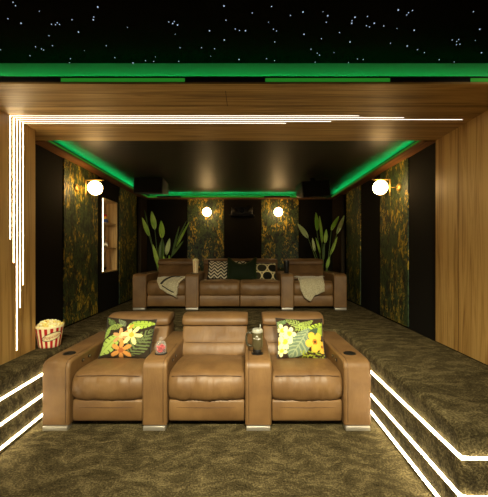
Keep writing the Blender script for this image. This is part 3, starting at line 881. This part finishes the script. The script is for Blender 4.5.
tub('popcorn_cup', P2, .040, .048, .205, 9, 'tall cream popcorn cup with red stripes on the rear sofa armrest', .004, 0, .11)
kernels(P2, .041, .200, 26, .016, 'popcorn at the top of the tall cup on the rear armrest', .011)

t = empty('travel_cup', (PX(286.6, 5.03), RY+.20, PZT+ATOP))
tag(t, 'black travel cup on the rear sofa armrest beside the plain throw', 'cup')
bm = BM(); lathe(bm, [(.034, 0), (.038, .006), (.046, .165), (.046, .172)], 28); obj('body', bm, M['black'], t, auto=40)
bm = BM(); lathe(bm, [(.049, .172), (.050, .182), (.044, .196), (.030, .200)], 28); obj('lid', bm, plain('dark grey lid', (40, 40, 38), .3), t, auto=40)
bm = BM(); tube(bm, [(.012, 0, .198), (.014, 0, .225)], .005, 8); obj('straw', bm, M['black'], t)

# ------------------------------------------------------------------ globe wall lamps (local: wall at y=0, room towards -y)
def wall_lamp(loc, rz, label):
    t = empty('wall_lamp', loc, (0, 0, rz)); tag(t, label, 'wall lamp', 'brass wall lamps with white globes')
    bm = BM(); lathe(bm, [(.048, 0), (.048, -.012), (.040, -.022), (.012, -.028)], 28, (0, 0, 0), 'y'); obj('wall_plate', bm, M['brass'], t, auto=40)
    bm = BM(); tube(bm, [(0, -.02, 0), (0, -.115, 0)], .005, 10)
    tube(bm, [(0, -.115, -.10), (0, -.115, .098)], .008, 10); tube(bm, [(0, -.108, .098), (0, -.34, .098)], .0075, 10); obj('bracket', bm, M['brass'], t)
    bm = BM(); sphere(bm, (0, -.235, .0), .087, 32, 20); obj('globe', bm, M['globe'], t)
wall_lamp((WL+T, 4.0, 2.21), R(90), 'brass wall lamp with white globe on the wallpaper before the niche')
wall_lamp((WR-T, 3.91, 2.198), R(-90), 'brass wall lamp with white globe on the wall opposite the niche')
wall_lamp((PX(207, 6.41), YB-T, 2.21), 0, 'globe wall lamp on the back wall above the zigzag cushion')
wall_lamp((PX(278.3, 6.41), YB-T, 2.21), 0, 'globe wall lamp on the back wall above the ring cushion')

# ------------------------------------------------------------------ ceiling speakers, projector
def speaker(loc, rot, label):
    t = empty('ceiling_speaker', loc, rot); tag(t, label, 'speaker', 'black loudspeakers hung from the ceiling')
    bm = BM(); prism_x(bm, [(-.15, -.13), (.15, -.09), (.15, .10), (-.15, .13)], -.235, .235); obj('cabinet', bm, M['black'], t, bevel=.012)
    bm = BM(); prism_x(bm, [(-.158, -.118), (-.150, -.118), (-.150, .118), (-.158, .118)], -.222, .222); obj('grille', bm, M['black_soft'], t, bevel=.003)
    bm = BM(); box(bm, -.03, .03, -.03, .03, .09, ZI-loc[2]); obj('bracket', bm, M['black'], t)
speaker((-1.52, 5.2, 2.46), (0, R(2), R(-4)), 'black speaker hung from the ceiling corner on the niche side')
speaker((1.10, 5.2, 2.42), (R(4), R(-6), R(10)), 'black tilted speaker hung from the ceiling opposite the niche side')
t = empty('projector', (PX(242, 6.45), 6.47, 2.155)); tag(t, 'dark projector on the black wall between the two wallpaper panels', 'projector')
bm = BM(); box(bm, -.21, .21, -.15, .16, 0, .15); obj('housing', bm, M['black'], t, bevel=.015)
bm = BM(); lathe(bm, [(.05, -.15), (.05, -.175), (.038, -.175), (.034, -.16)], 28, (0, 0, .075), 'y'); obj('lens', bm, plain('lens coating', (20, 24, 26), .1), t, auto=40)
for x_ in (-.14, .14):
    bm = BM(); box(bm, x_-.05, x_+.05, -.155, -.149, .035, .115); obj('vent_grille', bm, plain('grey grille', (42, 38, 32), .5), t)
bm = BM(); box(bm, -.24, .24, -.15, .18, -.025, 0); obj('wall_shelf', bm, M['black'], t, bevel=.003)

# ------------------------------------------------------------------ curtains in the back corners
def curtain(x_w, s, y0, y1, label):
    bm = BM(); n = 60; rows = []
    for z in (PZT+.012, 1.2, ZR-.02):
        rows.append([bm.verts.new((x_w+s*(.055+.042*math.sin(k*.9)), y0+(y1-y0)*k/n, z)) for k in range(n+1)])
    for i in range(2):
        for k in range(n): bm.faces.new((rows[i][k], rows[i][k+1], rows[i+1][k+1], rows[i+1][k]))
    tag(obj('curtain', bm, M['curtain'], solid=.006), label, 'curtain', 'dark curtains in the back corners')
curtain(WL, 1, 6.25, 6.62, 'dark pleated curtain in the back corner on the niche side')
curtain(WR, -1, 6.0, 6.62, 'dark pleated curtain in the back corner opposite the niche side')

# ------------------------------------------------------------------ plants
def plant(x, y, leaves, root_px, label):
    t = empty('potted_plant', (x, y, PZT)); tag(t, label, 'plant', 'tall potted plants behind the rear sofa')
    bm = BM(); lathe(bm, [(.11, 0), (.12, .01), (.155, .28), (.16, .30), (.145, .30), (.14, .26)], 32); obj('pot', bm, M['pot'], t, auto=40)
    bm = BM(); lathe(bm, [(.13, .255), (.139, .262), (.06, .272), (.005, .275)], 24); obj('soil', bm, M['soil'], t)
    for (tx, ty, bx_, by, w, dy, mk) in leaves:
        d = y+dy
        tip = Vector((PX(tx, d)-x, dy, PZ(ty, d)-PZT)); bs = Vector((PX(bx_, d)-x, dy*.8, PZ(by, d)-PZT))
        root = Vector((random.uniform(-.05, .05), random.uniform(-.05, .05), .26))
        ax = tip-bs; L = ax.length; ax.normalize()
        side = ax.cross(Vector((0, 1, 0))).normalized(); side = (side+Vector((0, random.uniform(-.9, .9), 0))).normalized(); nr = ax.cross(side)
        bm = BM(); n = 14; rows = []
        for i in range(n+1):
            s = i/n; hw_ = w*(math.sin(PI*min(1, s**.8))**.8)+.0015
            c = bs+ax*L*s+nr*(-.05*L*math.sin(s*PI*.6))
            rows.append([bm.verts.new(c+side*hw_*k+nr*abs(k)*hw_*.45) for k in (-1, -.5, 0, .5, 1)])
        for i in range(n):
            for k in range(4): bm.faces.new((rows[i][k], rows[i][k+1], rows[i+1][k+1], rows[i+1][k]))
        lf = obj('leaf', bm, M[mk], t, solid=.003)
        bm = BM(); mid = root*.5+bs*.5+Vector((0, 0, .06)); pts = []
        for q in range(9):
            s = q/8; pts.append(root*(1-s)**2+mid*2*s*(1-s)+bs*s*s)
        pts.append(bs+ax*L*.25)
        tube(bm, pts, [.010-.0006*q for q in range(10)], 7); obj('leaf_stalk', bm, M['stem'], lf)
def cv(L_, ox, oy, sc_=7.1): return [(ox+a/sc_, oy+b/sc_, ox+c/sc_, oy+d/sc_, w, dy, m) for a, b, c, d, w, dy, m in L_]
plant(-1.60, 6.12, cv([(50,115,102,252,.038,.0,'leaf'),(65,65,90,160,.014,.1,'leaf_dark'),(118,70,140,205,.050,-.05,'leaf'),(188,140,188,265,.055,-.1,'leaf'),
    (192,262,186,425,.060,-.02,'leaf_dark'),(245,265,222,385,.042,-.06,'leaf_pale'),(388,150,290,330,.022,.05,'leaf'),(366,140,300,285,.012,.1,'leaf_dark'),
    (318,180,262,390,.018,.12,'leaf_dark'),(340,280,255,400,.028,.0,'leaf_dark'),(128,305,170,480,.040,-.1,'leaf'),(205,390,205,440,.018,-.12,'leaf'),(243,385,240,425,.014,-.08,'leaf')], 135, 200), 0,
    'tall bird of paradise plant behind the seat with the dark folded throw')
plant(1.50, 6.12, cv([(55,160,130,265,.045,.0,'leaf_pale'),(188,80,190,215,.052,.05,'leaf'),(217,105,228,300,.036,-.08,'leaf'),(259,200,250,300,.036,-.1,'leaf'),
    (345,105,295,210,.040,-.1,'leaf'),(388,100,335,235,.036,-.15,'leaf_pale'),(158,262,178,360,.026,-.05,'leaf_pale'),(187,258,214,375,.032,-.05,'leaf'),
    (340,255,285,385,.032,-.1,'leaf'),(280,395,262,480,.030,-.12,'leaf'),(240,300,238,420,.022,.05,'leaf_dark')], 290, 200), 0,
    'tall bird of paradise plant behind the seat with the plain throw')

# ------------------------------------------------------------------ unseen lights added outside the frame to brighten the room
def area(name, loc, target, sx, sy, power, col):
    l = bpy.data.lights.new(name, 'AREA'); l.shape = 'RECTANGLE'; l.size = sx; l.size_y = sy; l.energy = power; l.color = col
    o = link(bpy.data.objects.new(name, l)); o.location = loc
    o.rotation_euler = (Vector(target)-Vector(loc)).to_track_quat('-Z', 'Y').to_euler()
    return o
def spot(name, loc, target, power, ang, blend, col, r=.06):
    l = bpy.data.lights.new(name, 'SPOT'); l.energy = power; l.spot_size = R(ang); l.spot_blend = blend; l.color = col; l.shadow_soft_size = r
    o = link(bpy.data.objects.new(name, l)); o.location = loc
    o.rotation_euler = (Vector(target)-Vector(loc)).to_track_quat('-Z', 'Y').to_euler()
WARM = (1.0, .90, .62)
area('added_front_fill', (0, -1.9, 1.7), (0, 3, .9), 2.6, 1.4, 5, (1, .90, .66))  # unseen fill light added behind the camera; no screen is built there
for x, e in ((-1.4, 300), (-.45, 840), (.5, 840), (1.45, 400)):  # added spots without fixtures, brightening the front sofa, floor and side cladding
    spot('added_fill_spot', (x, .30, 2.66), (x, 2.6, .35) if abs(x) < 1 else (1.28*x, 2.75, 1.4), e, 68 if abs(x) < 1 else 56, 1, WARM, .15)

w = bpy.data.worlds.new('world'); sc.world = w; w.use_nodes = True
w.node_tree.nodes['Background'].inputs[0].default_value = (.02, .018, .014, 1); w.node_tree.nodes['Background'].inputs[1].default_value = .3

sc.view_settings.view_transform = 'Standard'; sc.view_settings.look = 'None'; sc.view_settings.gamma = 1; sc.view_settings.exposure = .15
sc.view_settings.use_curve_mapping = False
try:
    sc.cycles.use_denoising = True; sc.cycles.max_bounces = 8; sc.cycles.diffuse_bounces = 4; sc.cycles.sample_clamp_indirect = 4
    sc.cycles.caustics_reflective = False; sc.cycles.caustics_refractive = False
except Exception: pass
